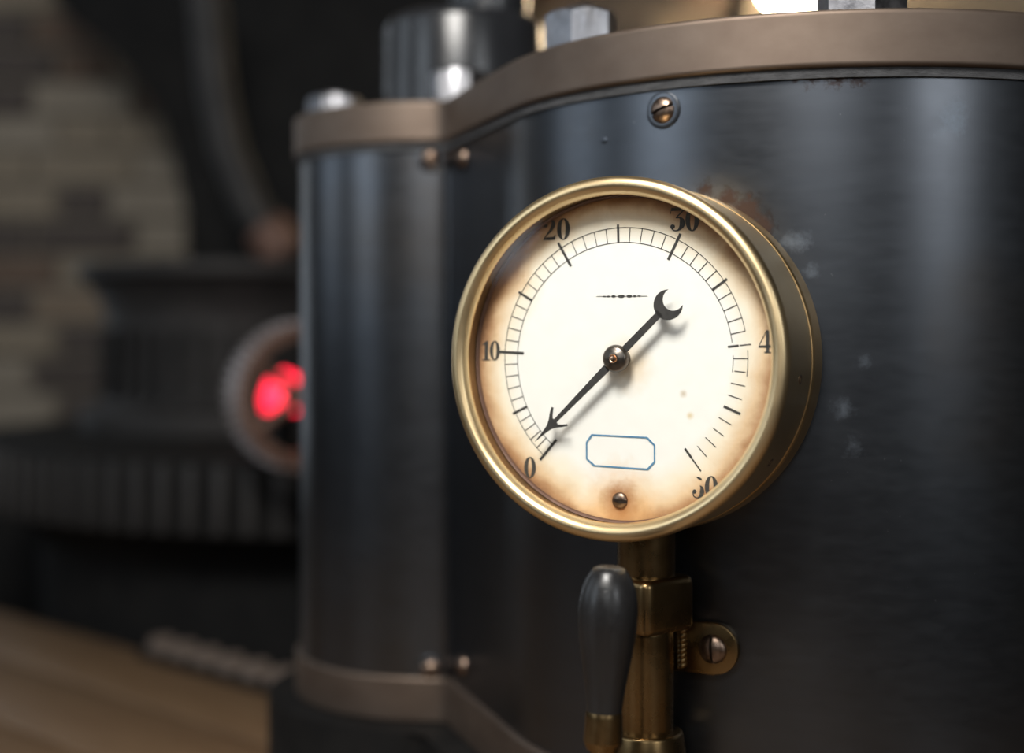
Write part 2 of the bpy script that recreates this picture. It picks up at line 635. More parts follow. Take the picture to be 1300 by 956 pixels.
# added windows: frame, glazing bars, pane (an area light just inside makes the daylight)
def window(name, loc, sx, sy, rot, label, nx=1, ny=2):
    o = bpy.data.objects.new(name, None)
    o.location = loc
    o.rotation_euler = rot
    link(o)
    tag(o, label, 'window', kind='structure')
    t = 0.05
    fb = bmesh.new()
    for s_ in (-1, 1):
        box_bm(s_ * (sx / 2 + t / 2), 0, 0, t, sy + 2 * t, 0.06, fb)
        box_bm(0, s_ * (sy / 2 + t / 2), 0, sx, t, 0.06, fb)
    mesh_obj('window_frame', fb, 'soot', o, 0)
    for i in range(1, nx):
        mesh_obj('glazing_bar', box_bm(-sx / 2 + sx * i / nx, 0, -0.02, 0.03, sy, 0.03), 'soot', o, 0)
    for i in range(1, ny):
        mesh_obj('glazing_bar', box_bm(0, -sy / 2 + sy * i / ny, -0.02, sx, 0.03, 0.03), 'soot', o, 0)
    mesh_obj('pane', box_bm(0, 0, 0.012, sx, sy, 0.006), 'glass', o, 0)
    return o


window('added_window_1', ADDED_WIN['skylight'][0], 2.4, 2.0, (0, 0, 0), 'added unseen skylight in the ceiling behind the viewer', 4, 2)
window('added_window_2', ADDED_WIN['rear_a'][0], 1.1, 1.7, (PI / 2, 0, 0), 'added tall window behind the viewer to the right')
window('added_window_3', ADDED_WIN['rear_b'][0], 1.6, 1.4, (PI / 2, 0, 0), 'added wide window behind the viewer')
window('added_window_4', ADDED_WIN['side_a'][0], 1.5, 1.9, (PI / 2, 0, -PI / 2), 'added window in the left wall nearer the viewer')
window('added_window_5', ADDED_WIN['side_b'][0], 1.2, 1.9, (PI / 2, 0, -PI / 2), 'added window in the left wall nearer the brick wall')
window('added_window_6', ADDED_WIN['tall'][0], 0.36, 2.3, (-PI / 2, 0, 0), 'added tall narrow window in the brick wall, left of the view', 1, 5)

# ------------------------------------------------------------------ the engine cylinder
NT = Vector((-0.947, -0.3135)).normalized()        # outward normal of the flat flank
TT = Vector((NT.y, -NT.x))                          # along the flank, away from the viewer
if TT.y < 0:
    TT = -TT
A_T = math.atan2(NT.y, NT.x)


def outline(e, fil=0.012):
    """closed outline (x, y) of the two joined cylinders, inset by e; returns the points and the index of the inner corner."""
    R, r = BRAD - e, SRAD - e
    T1 = BC + NT * R
    d = T1 - SC
    bq = d.dot(TT)
    cq = d.dot(d) - r * r
    s_ = -bq - math.sqrt(bq * bq - cq)
    K = T1 + TT * s_
    aK = math.atan2((K - SC).y, (K - SC).x)
    small = []
    a0 = aK - fil / r
    a1 = -PI * 1.5
    n = 56
    for i in range(n + 1):
        a = a0 + (a1 - a0) * i / n
        small.append(SC + Vector((math.cos(a), math.sin(a))) * r)
    big = []
    n = 150
    b0, b1 = 100 * D2R, A_T
    for i in range(n + 1):
        a = b0 + (b1 - b0) * i / n
        big.append(BC + Vector((math.cos(a), math.sin(a))) * R)
    P0 = T1 + TT * (s_ - fil)
    flank = [T1 + (P0 - T1) * t / 4 for t in range(1, 5)]
    P2 = small[0]
    filc = [P0 * (1 - t) ** 2 + K * 2 * t * (1 - t) + P2 * t * t for t in (0.2, 0.4, 0.5, 0.6, 0.8)]
    return small, big, flank, filc


def closed(e):
    s_, b_, fl, fc = outline(e)
    pts = s_ + b_ + fl + fc
    pts = [(p.x, p.y) for p in pts]
    return pts[::-1]


def slab(e, z0, z1, bv=0.0022):
    """plate with the joined outline and softly rounded edges."""
    bm = bmesh.new()
    lev = [(e + bv, z0), (e + bv * 0.3, z0 + bv * 0.3), (e, z0 + bv), (e, z0 + bv * 1.5), (e, z1 - bv * 1.5), (e, z1 - bv), (e + bv * 0.3, z1 - bv * 0.3), (e + bv, z1)]
    rows = [[bm.verts.new((x, y, zz)) for x, y in closed(ee)] for ee, zz in lev]
    n = len(rows[0])
    for a, c in zip(rows[:-1], rows[1:]):
        for i in range(n):
            j = (i + 1) % n
            bm.faces.new((a[i], a[j], c[j], c[i]))
    bm.faces.new(rows[0][::-1])
    bm.faces.new(rows[-1])
    return bm


ZL1, ZL0 = ZC + 0.1843, ZC + 0.1514                 # lid top and underside
ENG = thing('engine_cylinder', 'twin steam engine cylinder clad in blued steel with bronze lid', 'steam engine', (0.10, 1.12, ZC - 0.40))
EI = Matrix.Translation(-ENG.location)


def epart(name, bm, mat, smooth=35, parent=ENG):
    o = mesh_obj(name, bm, mat, parent, smooth)
    if parent is ENG:
        o.matrix_parent_inverse = EI
    return o


o = epart('lid', slab(0.0, ZL0, ZL1), 'lid', 60)
o['label'] = 'brown bronze cover plate'
epart('gasket', prism_bm(closed(0.0028), ZL0 - 0.0055, ZL0 + 0.001, 0.0012, 2), 'gasket')['label'] = 'ragged dark jointing strip'


def sheet(pts, z0, z1, th=0.003):
    """standing sheet of metal along an open line of points (outside on the left hand of travel)."""
    bm = bmesh.new()
    n = len(pts)
    inn = []
    for i, p in enumerate(pts):
        t = (pts[min(i + 1, n - 1)] - pts[max(i - 1, 0)]).normalized()
        inn.append(p + Vector((t.y, -t.x)) * th)
    rows = []
    for q, zz in ((pts, z0), (pts, z1), (inn, z1), (inn, z0)):
        rows.append([bm.verts.new((p.x, p.y, zz)) for p in q])
    for k in range(4):
        a, c = rows[k], rows[(k + 1) % 4]
        for i in range(n - 1):
            bm.faces.new((a[i], a[i + 1], c[i + 1], c[i]))
    bm.faces.new([r[0] for r in rows])
    bm.faces.new([r[-1] for r in rows][::-1])
    return bm


ZB = ZC - 0.270
sm_, bg_, fl_, fc_ = outline(0.0055)
epart('cladding_sheet', sheet(bg_ + fl_ + fc_[:3], ZB - 0.01, ZL0 - 0.003), 'clad', 40)['label'] = 'blued steel jacket of the large cylinder'
epart('cladding_sheet', sheet(fc_[3:] + sm_, ZB - 0.01, ZL0 - 0.003), 'clad', 40)['label'] = 'blued steel jacket of the small cylinder'
epart('foot_band', slab(0.0015, ZB - 0.036, ZB, 0.002), 'lid', 60)['label'] = 'bronze band round the foot'
epart('base_casting', prism_bm(closed(-0.022), ZC - 0.40, ZB - 0.036, 0.004, 2), 'iron')


# slotted round-head screws
def screw_bm(r, ht, slot, ang):
    prof = [(r * math.cos(a * PI / 16), ht * math.sin(a * PI / 16)) for a in range(0, 8)] + [(0, ht)]
    prof = [(r, -0.003)] + prof
    bm = bmesh.new()
    for s_ in (-1, 1):
        hb = lathe_bm(prof, 32)
        geom = hb.verts[:] + hb.edges[:] + hb.faces[:]
        bmesh.ops.bisect_plane(hb, geom=geom, plane_co=(s_ * slot / 2, 0, 0), plane_no=(-s_, 0, 0), clear_outer=True)
        bmesh.ops.holes_fill(hb, edges=[e_ for e_ in hb.edges if e_.is_boundary and all(abs(v.co.x - s_ * slot / 2) < 1e-6 for v in e_.verts)], sides=0)
        me = bpy.data.meshes.new('tmp')
        hb.to_mesh(me)
        hb.free()
        bm.from_mesh(me)
        bpy.data.meshes.remove(me)
    lathe_bm([(r * 0.97, -0.003), (r * 0.97, ht * 0.06), (0, ht * 0.10)], 32, bm)
    bmesh.ops.rotate(bm, cent=(0, 0, 0), matrix=Matrix.Rotation(ang, 3, 'Z'), verts=bm.verts)
    return bm


def add_screw(p, n, r, ht, ang, parent=ENG, washer=True):
    m_ = frame_mtx(p, n)
    o = mesh_obj('screw', screw_bm(r, ht, r * 0.22, ang), 'screw', parent, 40)
    if parent is ENG:
        o.matrix_parent_inverse = EI
    o.matrix_basis = m_
    if washer:
        wv = mesh_obj('washer', lathe_bm([(r * 0.9, 0.0), (r * 1.32, 0.0), (r * 1.36, 0.0005), (r * 1.22, 0.0009), (r * 0.9, 0.0008)], 32), 'clad', o, 40)
    return o


p, n = on_big(842, 140)
add_screw(p, n, 0.0082, 0.0048, -70 * D2R)
p0 = at(547, 201, 1.127)
nS = Vector((p0.x - SC.x, p0.y - SC.y, 0)).normalized()
ps = Vector((SC.x, SC.y, 0)) + nS * (SRAD - 0.0055)
for py_ in (201, 850):
    add_screw(Vector((ps.x, ps.y, at(547, py_, ps.y).z)), nS, 0.0082, 0.006, 20 * D2R)
pf = BC + NT * (BRAD - 0.0055) + TT * 0.125
for py_ in (201, 845):
    add_screw(Vector((pf.x, pf.y, at(582, py_, pf.y).z)), Vector((NT.x, NT.y, 0)), 0.0082, 0.006, 20 * D2R)
p, n = on_big(767, 178)
o = mesh_obj('rivet', lathe_bm([(0.0024, -0.001), (0.0023, 0.0003), (0.0012, 0.0006), (0, 0.0007)], 16), 'clad', ENG, 40)
o.matrix_parent_inverse = EI
o.matrix_basis = frame_mtx(p, n)


# hexagon nuts on the lid
def nut_bm(rc, h):
    """hexagon nut with the round chamfer worn into its top corners."""
    bm = bmesh.new()
    seg = 72
    rf = rc * math.cos(PI / 6)

    def hexr(a):
        a = (a % (PI / 3)) - PI / 6
        return rf / math.cos(a)
    rings = []
    levels = [(0.0, 0), (0.02, 1), (0.72, 1)]
    lev = []
    lev.append([(min(hexr(2 * PI * i / seg), rc), 0.0) for i in range(seg)])
    # the chamfer is a cone meeting each flat in an arc
    row = []
    for i in range(seg):
        r = hexr(2 * PI * i / seg)
        row.append((r, h - 0.0008 - (r - rf) * 0.62))
    lev.append(row)
    lev.append([(rf * 0.985, h) for i in range(seg)])
    lev.append([(rf * 0.55, h) for i in range(seg)])
    for row in lev:
        rings.append([bm.verts.new((r * math.cos(2 * PI * i / seg), r * math.sin(2 * PI * i / seg), zz)) for i, (r, zz) in enumerate(row)])
    for a, c in zip(rings[:-1], rings[1:]):
        for i in range(seg):
            j = (i + 1) % seg
            bm.faces.new((a[i], a[j], c[j], c[i]))
    bm.faces.new(rings[-1])
    bm.faces.new(rings[0][::-1])
    return bm


def add_nut(x, y, ang, rc=0.025, h=0.030):
    o = mesh_obj('nut', nut_bm(rc, h), 'nut', ENG, 25)
    o.matrix_parent_inverse = EI
    o.location = (x, y, ZL1)
    o.rotation_euler = (0, 0, ang)
    mesh_obj('stud', lathe_bm([(rc * 0.5, h - 0.004), (rc * 0.5, h + 0.002), (rc * 0.4, h + 0.004), (0, h + 0.004)], 24), 'nut', o, 40)
    return o


add_nut(0.0463, 0.950, 12 * D2R)
add_nut(0.2045, 0.833, 33 * D2R, 0.0265, 0.034)
add_nut(-0.043, 1.163, -9 * D2R)
add_nut(-0.160, 1.288, 10 * D2R)
for a in (-45, -5, 35, 75):
    add_nut(BC.x + 0.205 * math.cos(a * D2R), BC.y + 0.205 * math.sin(a * D2R), a * D2R)

pr = rounded([(0.0, 0.0), (0.071, 0.0), (0.071, 0.083, 0.0), (0.069, 0.090, 0.004), (0.060, 0.095, 0.003), (0.036, 0.097), (0.0, 0.097)])
o = epart('stuffing_box', lathe_bm(pr, 64, mtx=Matrix.Translation((-0.043, 1.262, ZL1))), 'gloss_black')
o['label'] = 'glossy black stuffing box'
pr = rounded([(0.0, 0.09), (0.035, 0.09), (0.035, 0.40, 0.004), (0.0, 0.40)])
epart('valve_rod', lathe_bm(pr, 48, mtx=Matrix.Translation((-0.0205, 1.268, ZL1))), 'gloss_black')['label'] = 'glossy black rod sleeve'

# ------------------------------------------------------------------ pressure gauge
GTH, GPH = 27.3 * D2R, 1.1 * D2R
GN = Vector((-math.sin(GTH) * math.cos(GPH), -math.cos(GTH) * math.cos(GPH), math.sin(GPH)))
GC = Vector((0.06153, 0.80, ZC - 0.01342))
GA = thing('pressure_gauge', 'round brass pressure gauge with stained white dial on the blued steel cylinder', 'pressure gauge')
GA.matrix_world = frame_mtx(GC, GN)
bez = [(0.0925, -0.001), (0.0925, 0.0100), (0.0918, 0.0108), (0.0908, 0.0130), (0.0912, 0.0150, 0.002), (0.0930, 0.0182, 0.0025), (0.0962, 0.0196, 0.003),
       (0.0998, 0.0182, 0.003), (0.1015, 0.0145, 0.003), (0.1010, 0.0105, 0.002), (0.0998, 0.0075, 0.001), (0.0998, -0.0320, 0.001), (0.0990, -0.0330), (0.0960, -0.0330)]
mesh_obj('bezel', lathe_bm(rounded(bez), 160), 'brass_bezel', GA, 50)
case = [(0.0, -0.0545), (0.0980, -0.0545), (0.1005, -0.0525, 0.002), (0.1008, -0.0490, 0.001), (0.1008, -0.0355, 0.001), (0.1000, -0.0338), (0.0950, -0.0336)]
cs = mesh_obj('case', lathe_bm(rounded(case), 160), 'brass', GA, 50)
for a in (-6, -34):       # small case screws on the rim
    m_ = Matrix.Rotation(a * D2R, 4, 'Z') @ Matrix.Translation((0.0996, 0, -0.012)) @ Matrix.Rotation(PI / 2, 4, 'Y')
    q = mesh_obj('grub_screw', lathe_bm([(0.0026, -0.001), (0.0026, 0.0003), (0.0018, 0.0004), (0.0012, -0.0001), (0, -0.0001)], 16), 'screw', cs, 40)
    q.matrix_basis = m_
mesh_obj('boss', lathe_bm([(0.0, -0.0565), (0.024, -0.0565), (0.024, -0.054), (0.0, -0.054)], 48), 'brass_dark', GA, 40)
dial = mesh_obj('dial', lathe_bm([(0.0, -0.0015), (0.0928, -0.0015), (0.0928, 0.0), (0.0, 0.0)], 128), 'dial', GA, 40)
dial['label'] = 'white dial with brown rust stains'
mesh_obj('retaining_ring', lathe_bm([(0.0928, 0.0), (0.0922, 0.0022), (0.0912, 0.0018), (0.0907, 0.0002)], 128), 'rusty', GA, 60)
mesh_obj('glass', lathe_bm([(0.0, 0.0128), (0.0916, 0.0128), (0.0916, 0.0143), (0.0, 0.0143)], 96), 'glass', GA, 40)


def flat(name, loops, mat, parent, z, th=0.00008):
    """flat print or sheet shape from closed loops; inner loops are holes."""
    cu = bpy.data.curves.new(name, 'CURVE')
    cu.dimensions = '2D'
    cu.fill_mode = 'BOTH'
    cu.extrude = th
    for lp in loops:
        sp = cu.splines.new('POLY')
        sp.points.add(len(lp) - 1)
        for q, (x, y) in zip(sp.points, lp):
            q.co = (x, y, 0, 1)
        sp.use_cyclic_u = True
    tmp = bpy.data.objects.new(name, cu)
    COL.objects.link(tmp)
    dg = bpy.context.evaluated_depsgraph_get()
    me = bpy.data.meshes.new_from_object(tmp.evaluated_get(dg))
    bpy.data.objects.remove(tmp)
    bpy.data.curves.remove(cu)
    me.materials.clear()
    me.materials.append(M[mat])
    o = bpy.data.objects.new(name, me)
    o.location = (0, 0, z)
    return link(o, parent)


def pol(r, a):
    return (r * math.cos(a * D2R), r * math.sin(a * D2R))


def bar(p, q, w_, w2=None):
    p, q = Vector(p), Vector(q)
    d = (q - p).normalized()
    s_ = Vector((-d.y, d.x))
    w2 = w_ if w2 is None else w2
    return [tuple(p + s_ * w_ / 2), tuple(p - s_ * w_ / 2), tuple(q - s_ * w2 / 2), tuple(q + s_ * w2 / 2)]


def ring_arc(r, w_, a0, a1, n):
    o_ = [pol(r + w_ / 2, a0 + (a1 - a0) * i / n) for i in range(n + 1)]
    i_ = [pol(r - w_ / 2, a0 + (a1 - a0) * i / n) for i in range(n + 1)]
    return o_ + i_[::-1]


ANG = [229.5, 205.6, 177.5, 149.5, 121.0, 92.0, 63.3, 35.3, 6.3, -22.8, -52.1]
R1, R2 = 0.0655, 0.0738
tick = bmesh.new()
marks = []
for i in range(51):
    k, f_ = divmod(i, 5)
    a = ANG[k] if f_ == 0 else ANG[k] + (ANG[k + 1] - ANG[k]) * f_ / 5
    worn = i > 41
    if f_ == 0 and k % 2 == 0:
        if k == 8:
            marks.append((pol(0.0628, a), pol(0.0690, a), 0.0011))
            marks.append((pol(0.0695, a), pol(0.0760, a), 0.0006))
        elif k == 10:
            marks.append((pol(0.0622, a), pol(0.0690, a), 0.0013))
            marks.append((pol(0.0694, a), pol(0.0775, a), 0.0008))
        else:
            marks.append((pol(0.0615, a), pol(0.0775, a), 0.0016))
    elif f_ == 0:
        marks.append((pol(0.0655, a), pol(0.0757, a), 0.0014))
    else:
        j = random.uniform(0, 0.0012) if worn else 0
        marks.append((pol(R1 + j, a), pol(R2 - j, a), 0.0005))
loops = [bar(*q) for q in marks]
for lp in loops:
    vs = [tick.verts.new((x, y, 0)) for x, y in lp]
    tick.faces.new(vs)
for r_, a0, a1 in ((R1, 229.5, 8), (R2, 229.5, 12), (R1, 2, -6), (R2, 4, -7)):
    n_ = max(4, int(abs(a1 - a0) / 1.5))
    lp = ring_arc(r_, 0.0004, a0, a1, n_)
    vs = [tick.verts.new((x, y, 0)) for x, y in lp]
    L_ = len(vs)
    for i in range(n_):
        tick.faces.new((vs[i], vs[i + 1], vs[L_ - 2 - i], vs[L_ - 1 - i]))
o = mesh_obj('scale_marks', tick, 'ink', dial, 0)
o.location = (0, 0, 0.00022)
o['label'] = 'black printed scale of fifty divisions'


def ell(cx, cy, a, b_, n=36):
    return [(cx + a * math.cos(2 * PI * i / n), cy + b_ * math.sin(2 * PI * i / n)) for i in range(n)]


def stroke(pts):
    """polygon around a centre line of (x, y, width), smoothed."""
    P = [Vector(p) for p in pts]
    Q = []
    for i in range(len(P) - 1):
        a = P[max(i - 1, 0)]
        b_ = P[i]
        c = P[i + 1]
        d = P[min(i + 2, len(P) - 1)]
        for k in range(6):
            t = k / 6
            Q.append(0.5 * ((2 * b_) + (c - a) * t + (2 * a - 5 * b_ + 4 * c - d) * t * t + (3 * b_ - a - 3 * c + d) * t ** 3))
    Q.append(P[-1])
    L_, R_ = [], []
    for i, q in enumerate(Q):
        t = Q[min(i + 1, len(Q) - 1)] - Q[max(i - 1, 0)]
        t = Vector((t.x, t.y)).normalized()
        s_ = Vector((-t.y, t.x)) * q.z / 2
        L_.append((q.x + s_.x, q.y + s_.y))
        R_.append((q.x - s_.x, q.y - s_.y))
    return L_ + R_[::-1]


GLY = {
    '0': [[ell(0, 0, 0.31, 0.5), ell(0, 0, 0.105, 0.455)]],
    '1': [[[(-0.1, -0.47), (-0.1, 0.33), (-0.24, 0.27), (-0.24, 0.32), (0.02, 0.5), (0.1, 0.5), (0.1, -0.47)]], [[(-0.24, -0.5), (0.24, -0.5), (0.24, -0.45), (-0.24, -0.45)]]],
    '2': [[stroke([(-0.25, 0.17, 0.06), (-0.2, 0.37, 0.06), (0.0, 0.47, 0.05), (0.17, 0.38, 0.15), (0.19, 0.2, 0.2), (0.08, -0.02, 0.15), (-0.12, -0.25, 0.07), (-0.27, -0.44, 0.05)])],
          [ell(-0.18, 0.2, 0.1, 0.1, 20)], [[(-0.29, -0.5), (0.29, -0.5), (0.31, -0.26), (0.27, -0.26), (0.22, -0.34), (-0.12, -0.36), (-0.29, -0.44)]]],
    '3': [[[(-0.27, 0.36), (0.27, 0.36), (0.29, 0.5), (-0.25, 0.5), (-0.31, 0.24), (-0.28, 0.24)]], [bar((0.25, 0.38), (-0.06, 0.07), 0.05)],
          [stroke([(-0.07, 0.06, 0.04), (0.1, 0.06, 0.08), (0.19, -0.08, 0.2), (0.18, -0.27, 0.2), (0.04, -0.45, 0.07), (-0.14, -0.46, 0.05), (-0.26, -0.34, 0.06)])],
          [ell(-0.2, -0.3, 0.095, 0.095, 20)]],
    '4': [[[(0.02, -0.47), (0.17, -0.47), (0.17, 0.5), (0.02, 0.5)]], [[(-0.33, -0.26), (0.36, -0.26), (0.36, -0.14), (-0.33, -0.18)]],
          [bar((0.03, 0.47), (-0.33, -0.2), 0.03)], [[(-0.06, -0.5), (0.25, -0.5), (0.25, -0.45), (-0.06, -0.45)]]],
    '5': [[stroke([(-0.28, -0.2, 0.05), (-0.24, -0.38, 0.05), (-0.06, -0.46, 0.05), (0.12, -0.36, 0.15), (0.19, -0.15, 0.22), (0.16, 0.06, 0.12), (0.08, 0.14, 0.03)])],
          [ell(-0.2, -0.16, 0.1, 0.1, 20)], [[(-0.12, 0.56), (0.0, 0.46), (0.17, 0.40), (0.15, 0.50), (0.02, 0.56)]]],
}


def numeral(ch, cx, cy, h, wd=1.0):
    parts = []
    bmn = bmesh.new()
    for sh in GLY[ch]:
        lp = [[(x * h * wd, y * h) for x, y in l_] for l_ in sh]
        t_ = flat('tmp', lp, 'ink', None, 0)
        bmn.from_mesh(t_.data)
        bpy.data.objects.remove(t_)
    o = mesh_obj('numeral', bmn, 'ink', dial, 0)
    o.location = (cx, cy, 0.00022)
    return o


numeral('0', -0.0568, -0.0635, 0.0122)
numeral('1', -0.0862, 0.0041, 0.0115, 0.95)
numeral('0', -0.0806, 0.0041, 0.0115, 0.95)
numeral('2', -0.0456, 0.0742, 0.0122, 1.05)
numeral('0', -0.0366, 0.0742, 0.0125, 1.05)
numeral('3', 0.0330, 0.0772, 0.0132, 1.08)
numeral('0', 0.0416, 0.0767, 0.0128, 1.0)
numeral('4', 0.0836, 0.0098, 0.0122, 0.95)
numeral('5', 0.0462, -0.0706, 0.0112, 1.0)
numeral('0', 0.0536, -0.0694, 0.0120, 1.0)

# blue cartouche and the small printed rule
oc = [(-0.0180, -0.0429), (0.0161, -0.0434), (0.0208, -0.0478), (0.0209, -0.0574), (0.0167, -0.0620), (-0.0164, -0.0612), (-0.0213, -0.0573), (-0.0214, -0.0475)]
cxm, cym = 0.0, -0.0524
inn = [(cxm + (x - cxm) * 0.955, cym + (y - cym) * 0.90) for x, y in oc]
flat('cartouche', [oc, inn], 'blue', dial, 0.00022)['label'] = 'blue printed eight-sided outline'
rule = [bar((-0.0155, 0.0352), (0.0155, 0.0350), 0.00028)]
bmr = bmesh.new()
for x, wx, wy in ((-0.0105, 0.0013, 0.0004), (-0.0082, 0.0010, 0.0005), (-0.0050, 0.0014, 0.0007), (-0.0003, 0.0021, 0.0009), (0.0046, 0.0017, 0.0008), (0.0078, 0.0010, 0.0006), (0.0105, 0.0011, 0.0004)):
    vs = [bmr.verts.new((px, py, 0)) for px, py in ell(x, 0.0351, wx, wy, 14)]
    bmr.faces.new(vs)
vs = [bmr.verts.new((px, py, 0.00002)) for px, py in rule[0]]
bmr.faces.new(vs)
mesh_obj('printed_rule', bmr, 'ink', dial, 0, (0, 0, 0.00022))

sc_ = mesh_obj('dial_screw', screw_bm(0.0047, 0.0022, 0.0017, 84 * D2R), 'screw', dial, 40)
sc_.location = (-0.0002, -0.0797, 0.0002)

# pointer
PA = math.atan2(-0.0476, -0.0494)
pd = Vector((math.cos(PA), math.sin(PA)))
pn = Vector((-pd.y, pd.x))


def PL(s_, t_):
    q = pd * s_ + pn * t_
    return (q.x, q.y)


cr = -0.0428     # crescent centre along the pointer
out_c = []
cc = Vector(PL(cr, 0.0))
ci = Vector(PL(cr - 0.0042, -0.0002))
ro = 0.0084
ax = math.atan2(-pd.y, -pd.x)
h0 = 46 * D2R
outer = [(cc.x + ro * math.cos(ax + h0 + (2 * PI - 2 * h0) * i / 40), cc.y + ro * math.sin(ax + h0 + (2 * PI - 2 * h0) * i / 40)) for i in range(41)]
tipA, tipB = Vector(outer[0]) - ci, Vector(outer[-1]) - ci
aA, aB = math.atan2(tipA.y, tipA.x), math.atan2(tipB.y, tipB.x)
while aB < aA:
    aB += 2 * PI
inner = [(ci.x + (tipA.length + (tipB.length - tipA.length) * i / 30) * math.cos(aA + (aB - aA) * i / 30) * (1 if i in (0, 30) else 1), ci.y + (tipA.length + (tipB.length - tipA.length) * i / 30) * math.sin(aA + (aB - aA) * i / 30)) for i in range(31)]
bmp_ = bmesh.new()


def add_flat(lp):
    t_ = flat('tmp', lp, 'hand', None, 0, 0.0005)
    bmp_.from_mesh(t_.data)
    bpy.data.objects.remove(t_)


add_flat([outer + inner[::-1][1:-1]])
add_flat([[PL(-0.0345, 0.0018), PL(-0.0365, 0.0026), PL(-0.0365, -0.0026), PL(-0.0345, -0.0018), PL(-0.005, -0.0020), PL(0.006, -0.0022), PL(0.0505, -0.0011), PL(0.0515, -0.0011), PL(0.0515, 0.0011), PL(0.0505, 0.0011), PL(0.006, 0.0022), PL(-0.005, 0.0020)]])
head = [PL(0.0690, 0.0), PL(0.0600, 0.0010), PL(0.0565, 0.0018), PL(0.0535, 0.0034), PL(0.0508, 0.0055), PL(0.0478, 0.0072), PL(0.0473, 0.0063), PL(0.0500, 0.0042), PL(0.0518, 0.0024), PL(0.0515, 0.0011)]
add_flat([head + [(PL(0.0515, -0.0011))] + [PL(s_, -t_) for s_, t_ in ((0.0518, 0.0024), (0.0500, 0.0042), (0.0473, 0.0063), (0.0478, 0.0072), (0.0508, 0.0055), (0.0535, 0.0034), (0.0565, 0.0018), (0.0600, 0.0010))]])
ptr = mesh_obj('pointer', bmp_, 'hand', GA, 0)
ptr.location = (0, 0, 0.0080)
ptr['label'] = 'dark steel pointer with barbed tip and crescent tail'
mesh_obj('hub', lathe_bm(rounded([(0.0, -0.0012), (0.0076, -0.0012), (0.0078, 0.0006, 0.0008), (0.0066, 0.0026, 0.001), (0.0034, 0.0040, 0.001), (0.0026, 0.0042), (0.0, 0.0042)]), 48), 'hub', ptr, 50)
mesh_obj('pin', lathe_bm([(0.0026, 0.0040), (0.0022, 0.0046), (0.0016, 0.0042), (0.0014, 0.0046), (0.0, 0.0048)], 24), 'copper', ptr, 50)
mesh_obj('arbor', lathe_bm([(0.0, -0.008), (0.0056, -0.008), (0.0058, -0.003), (0.0040, -0.0012), (0.0, -0.0012)], 32), 'hub', ptr, 50)

# ------------------------------------------------------------------ stop cock below the gauge
TX, TY = 0.0775, 0.822
CK = thing('stop_cock', 'brass stop cock with black wooden lever handle below the pressure gauge', 'valve', (TX, TY, ZC - 0.25))


def cpart(name, bm, mat, smooth=40, parent=CK):
    o = mesh_obj(name, bm, mat, parent, smooth)
    if parent is CK:
        o.matrix_parent_inverse = Matrix.Translation(-CK.location)
    return o


def cl(prof, seg=64):
    return lathe_bm([(r, ZC + zz) for r, zz in prof], seg, mtx=Matrix.Translation((TX, TY, 0)))


cpart('upper_pipe', cl(rounded([(0, -0.1135), (0.0168, -0.1135), (0.0168, -0.1385, 0.001), (0.0150, -0.1410), (0, -0.1410)])), 'brass_dark')
nb = bmesh.new()
bmesh.ops.create_cube(nb, size=1)
bmesh.ops.scale(nb, vec=(0.0415, 0.0415, 0.0315), verts=nb.verts)
vert_e = [e_ for e_ in nb.edges if abs(e_.verts[0].co.z - e_.verts[1].co.z) > 0.01]
bmesh.ops.bevel(nb, geom=vert_e, offset=0.0065, segments=6, profile=0.5, affect='EDGES')
hor = [e_ for e_ in nb.edges if abs(e_.verts[0].co.z - e_.verts[1].co.z) < 1e-6 and len(e_.link_faces) == 2 and any(abs(fc.normal.z) > 0.9 for fc in e_.link_faces)]
bmesh.ops.bevel(nb, geom=hor, offset=0.0042, segments=4, profile=0.5, affect='EDGES')
bmesh.ops.transform(nb, matrix=Matrix.Translation((TX, TY, ZC - 0.1540)) @ Matrix.Rotation(40 * D2R, 4, 'Z'), verts=nb.verts)
cpart('valve_body', nb, 'brass_dark', 50)
cpart('lower_pipe', cl(rounded([(0, -0.166), (0.0150, -0.166), (0.0158, -0.1715, 0.001), (0.0158, -0.232, 0.001), (0.0, -0.232)])), 'brass_dark')
cpart('plug_barrel', cl(rounded([(0, -0.228), (0.021, -0.228, 0.002), (0.023, -0.240, 0.003), (0.023, -0.275, 0.003), (0.019, -0.282, 0.002), (0.0, -0.282)])), 'brass_dark')
# bracket screwed to the jacket
pb, nbk = on_big(905, 822)
bx = frame_mtx(pb, nbk)
op = []
for i in range(17):
    a = -PI / 2 + PI * i / 16
    op.append((0.0015 + 0.0152 * math.cos(a), 0.0152 * math.sin(a)))
op += [(-0.0270, 0.0152), (-0.0300, 0.0130), (-0.0300, -0.0130), (-0.0270, -0.0152)]
br_ = cpart('bracket', prism_bm(op, -0.0015, 0.0042, 0.0010, 2), 'brass_dark', 40)
br_.matrix_basis = bx
s2 = mesh_obj('screw', screw_bm(0.0086, 0.0045, 0.0017, 3 * D2R), 'screw', br_, 40)
s2.location = (0.0015, 0.0, 0.0040)
wl = bmesh.new()
for i in range(9):
    q = bmesh.new()
    bmesh.ops.create_uvsphere(q, u_segments=12, v_segments=8, radius=0.0033)
    bmesh.ops.transform(q, matrix=Matrix.Translation((-0.0175, -0.0115 + i * 0.0029, 0.0042)) @ Matrix.Rotation(0.6, 4, 'Z') @ Matrix.Diagonal((1.0, 0.62, 0.8, 1)), verts=q.verts)
    t_ = bpy.data.meshes.new('tmp')
    q.to_mesh(t_)
    q.free()
    wl.from_mesh(t_)
    bpy.data.meshes.remove(t_)
mesh_obj('braze_bead', wl, 'brass_dark', br_, 60)

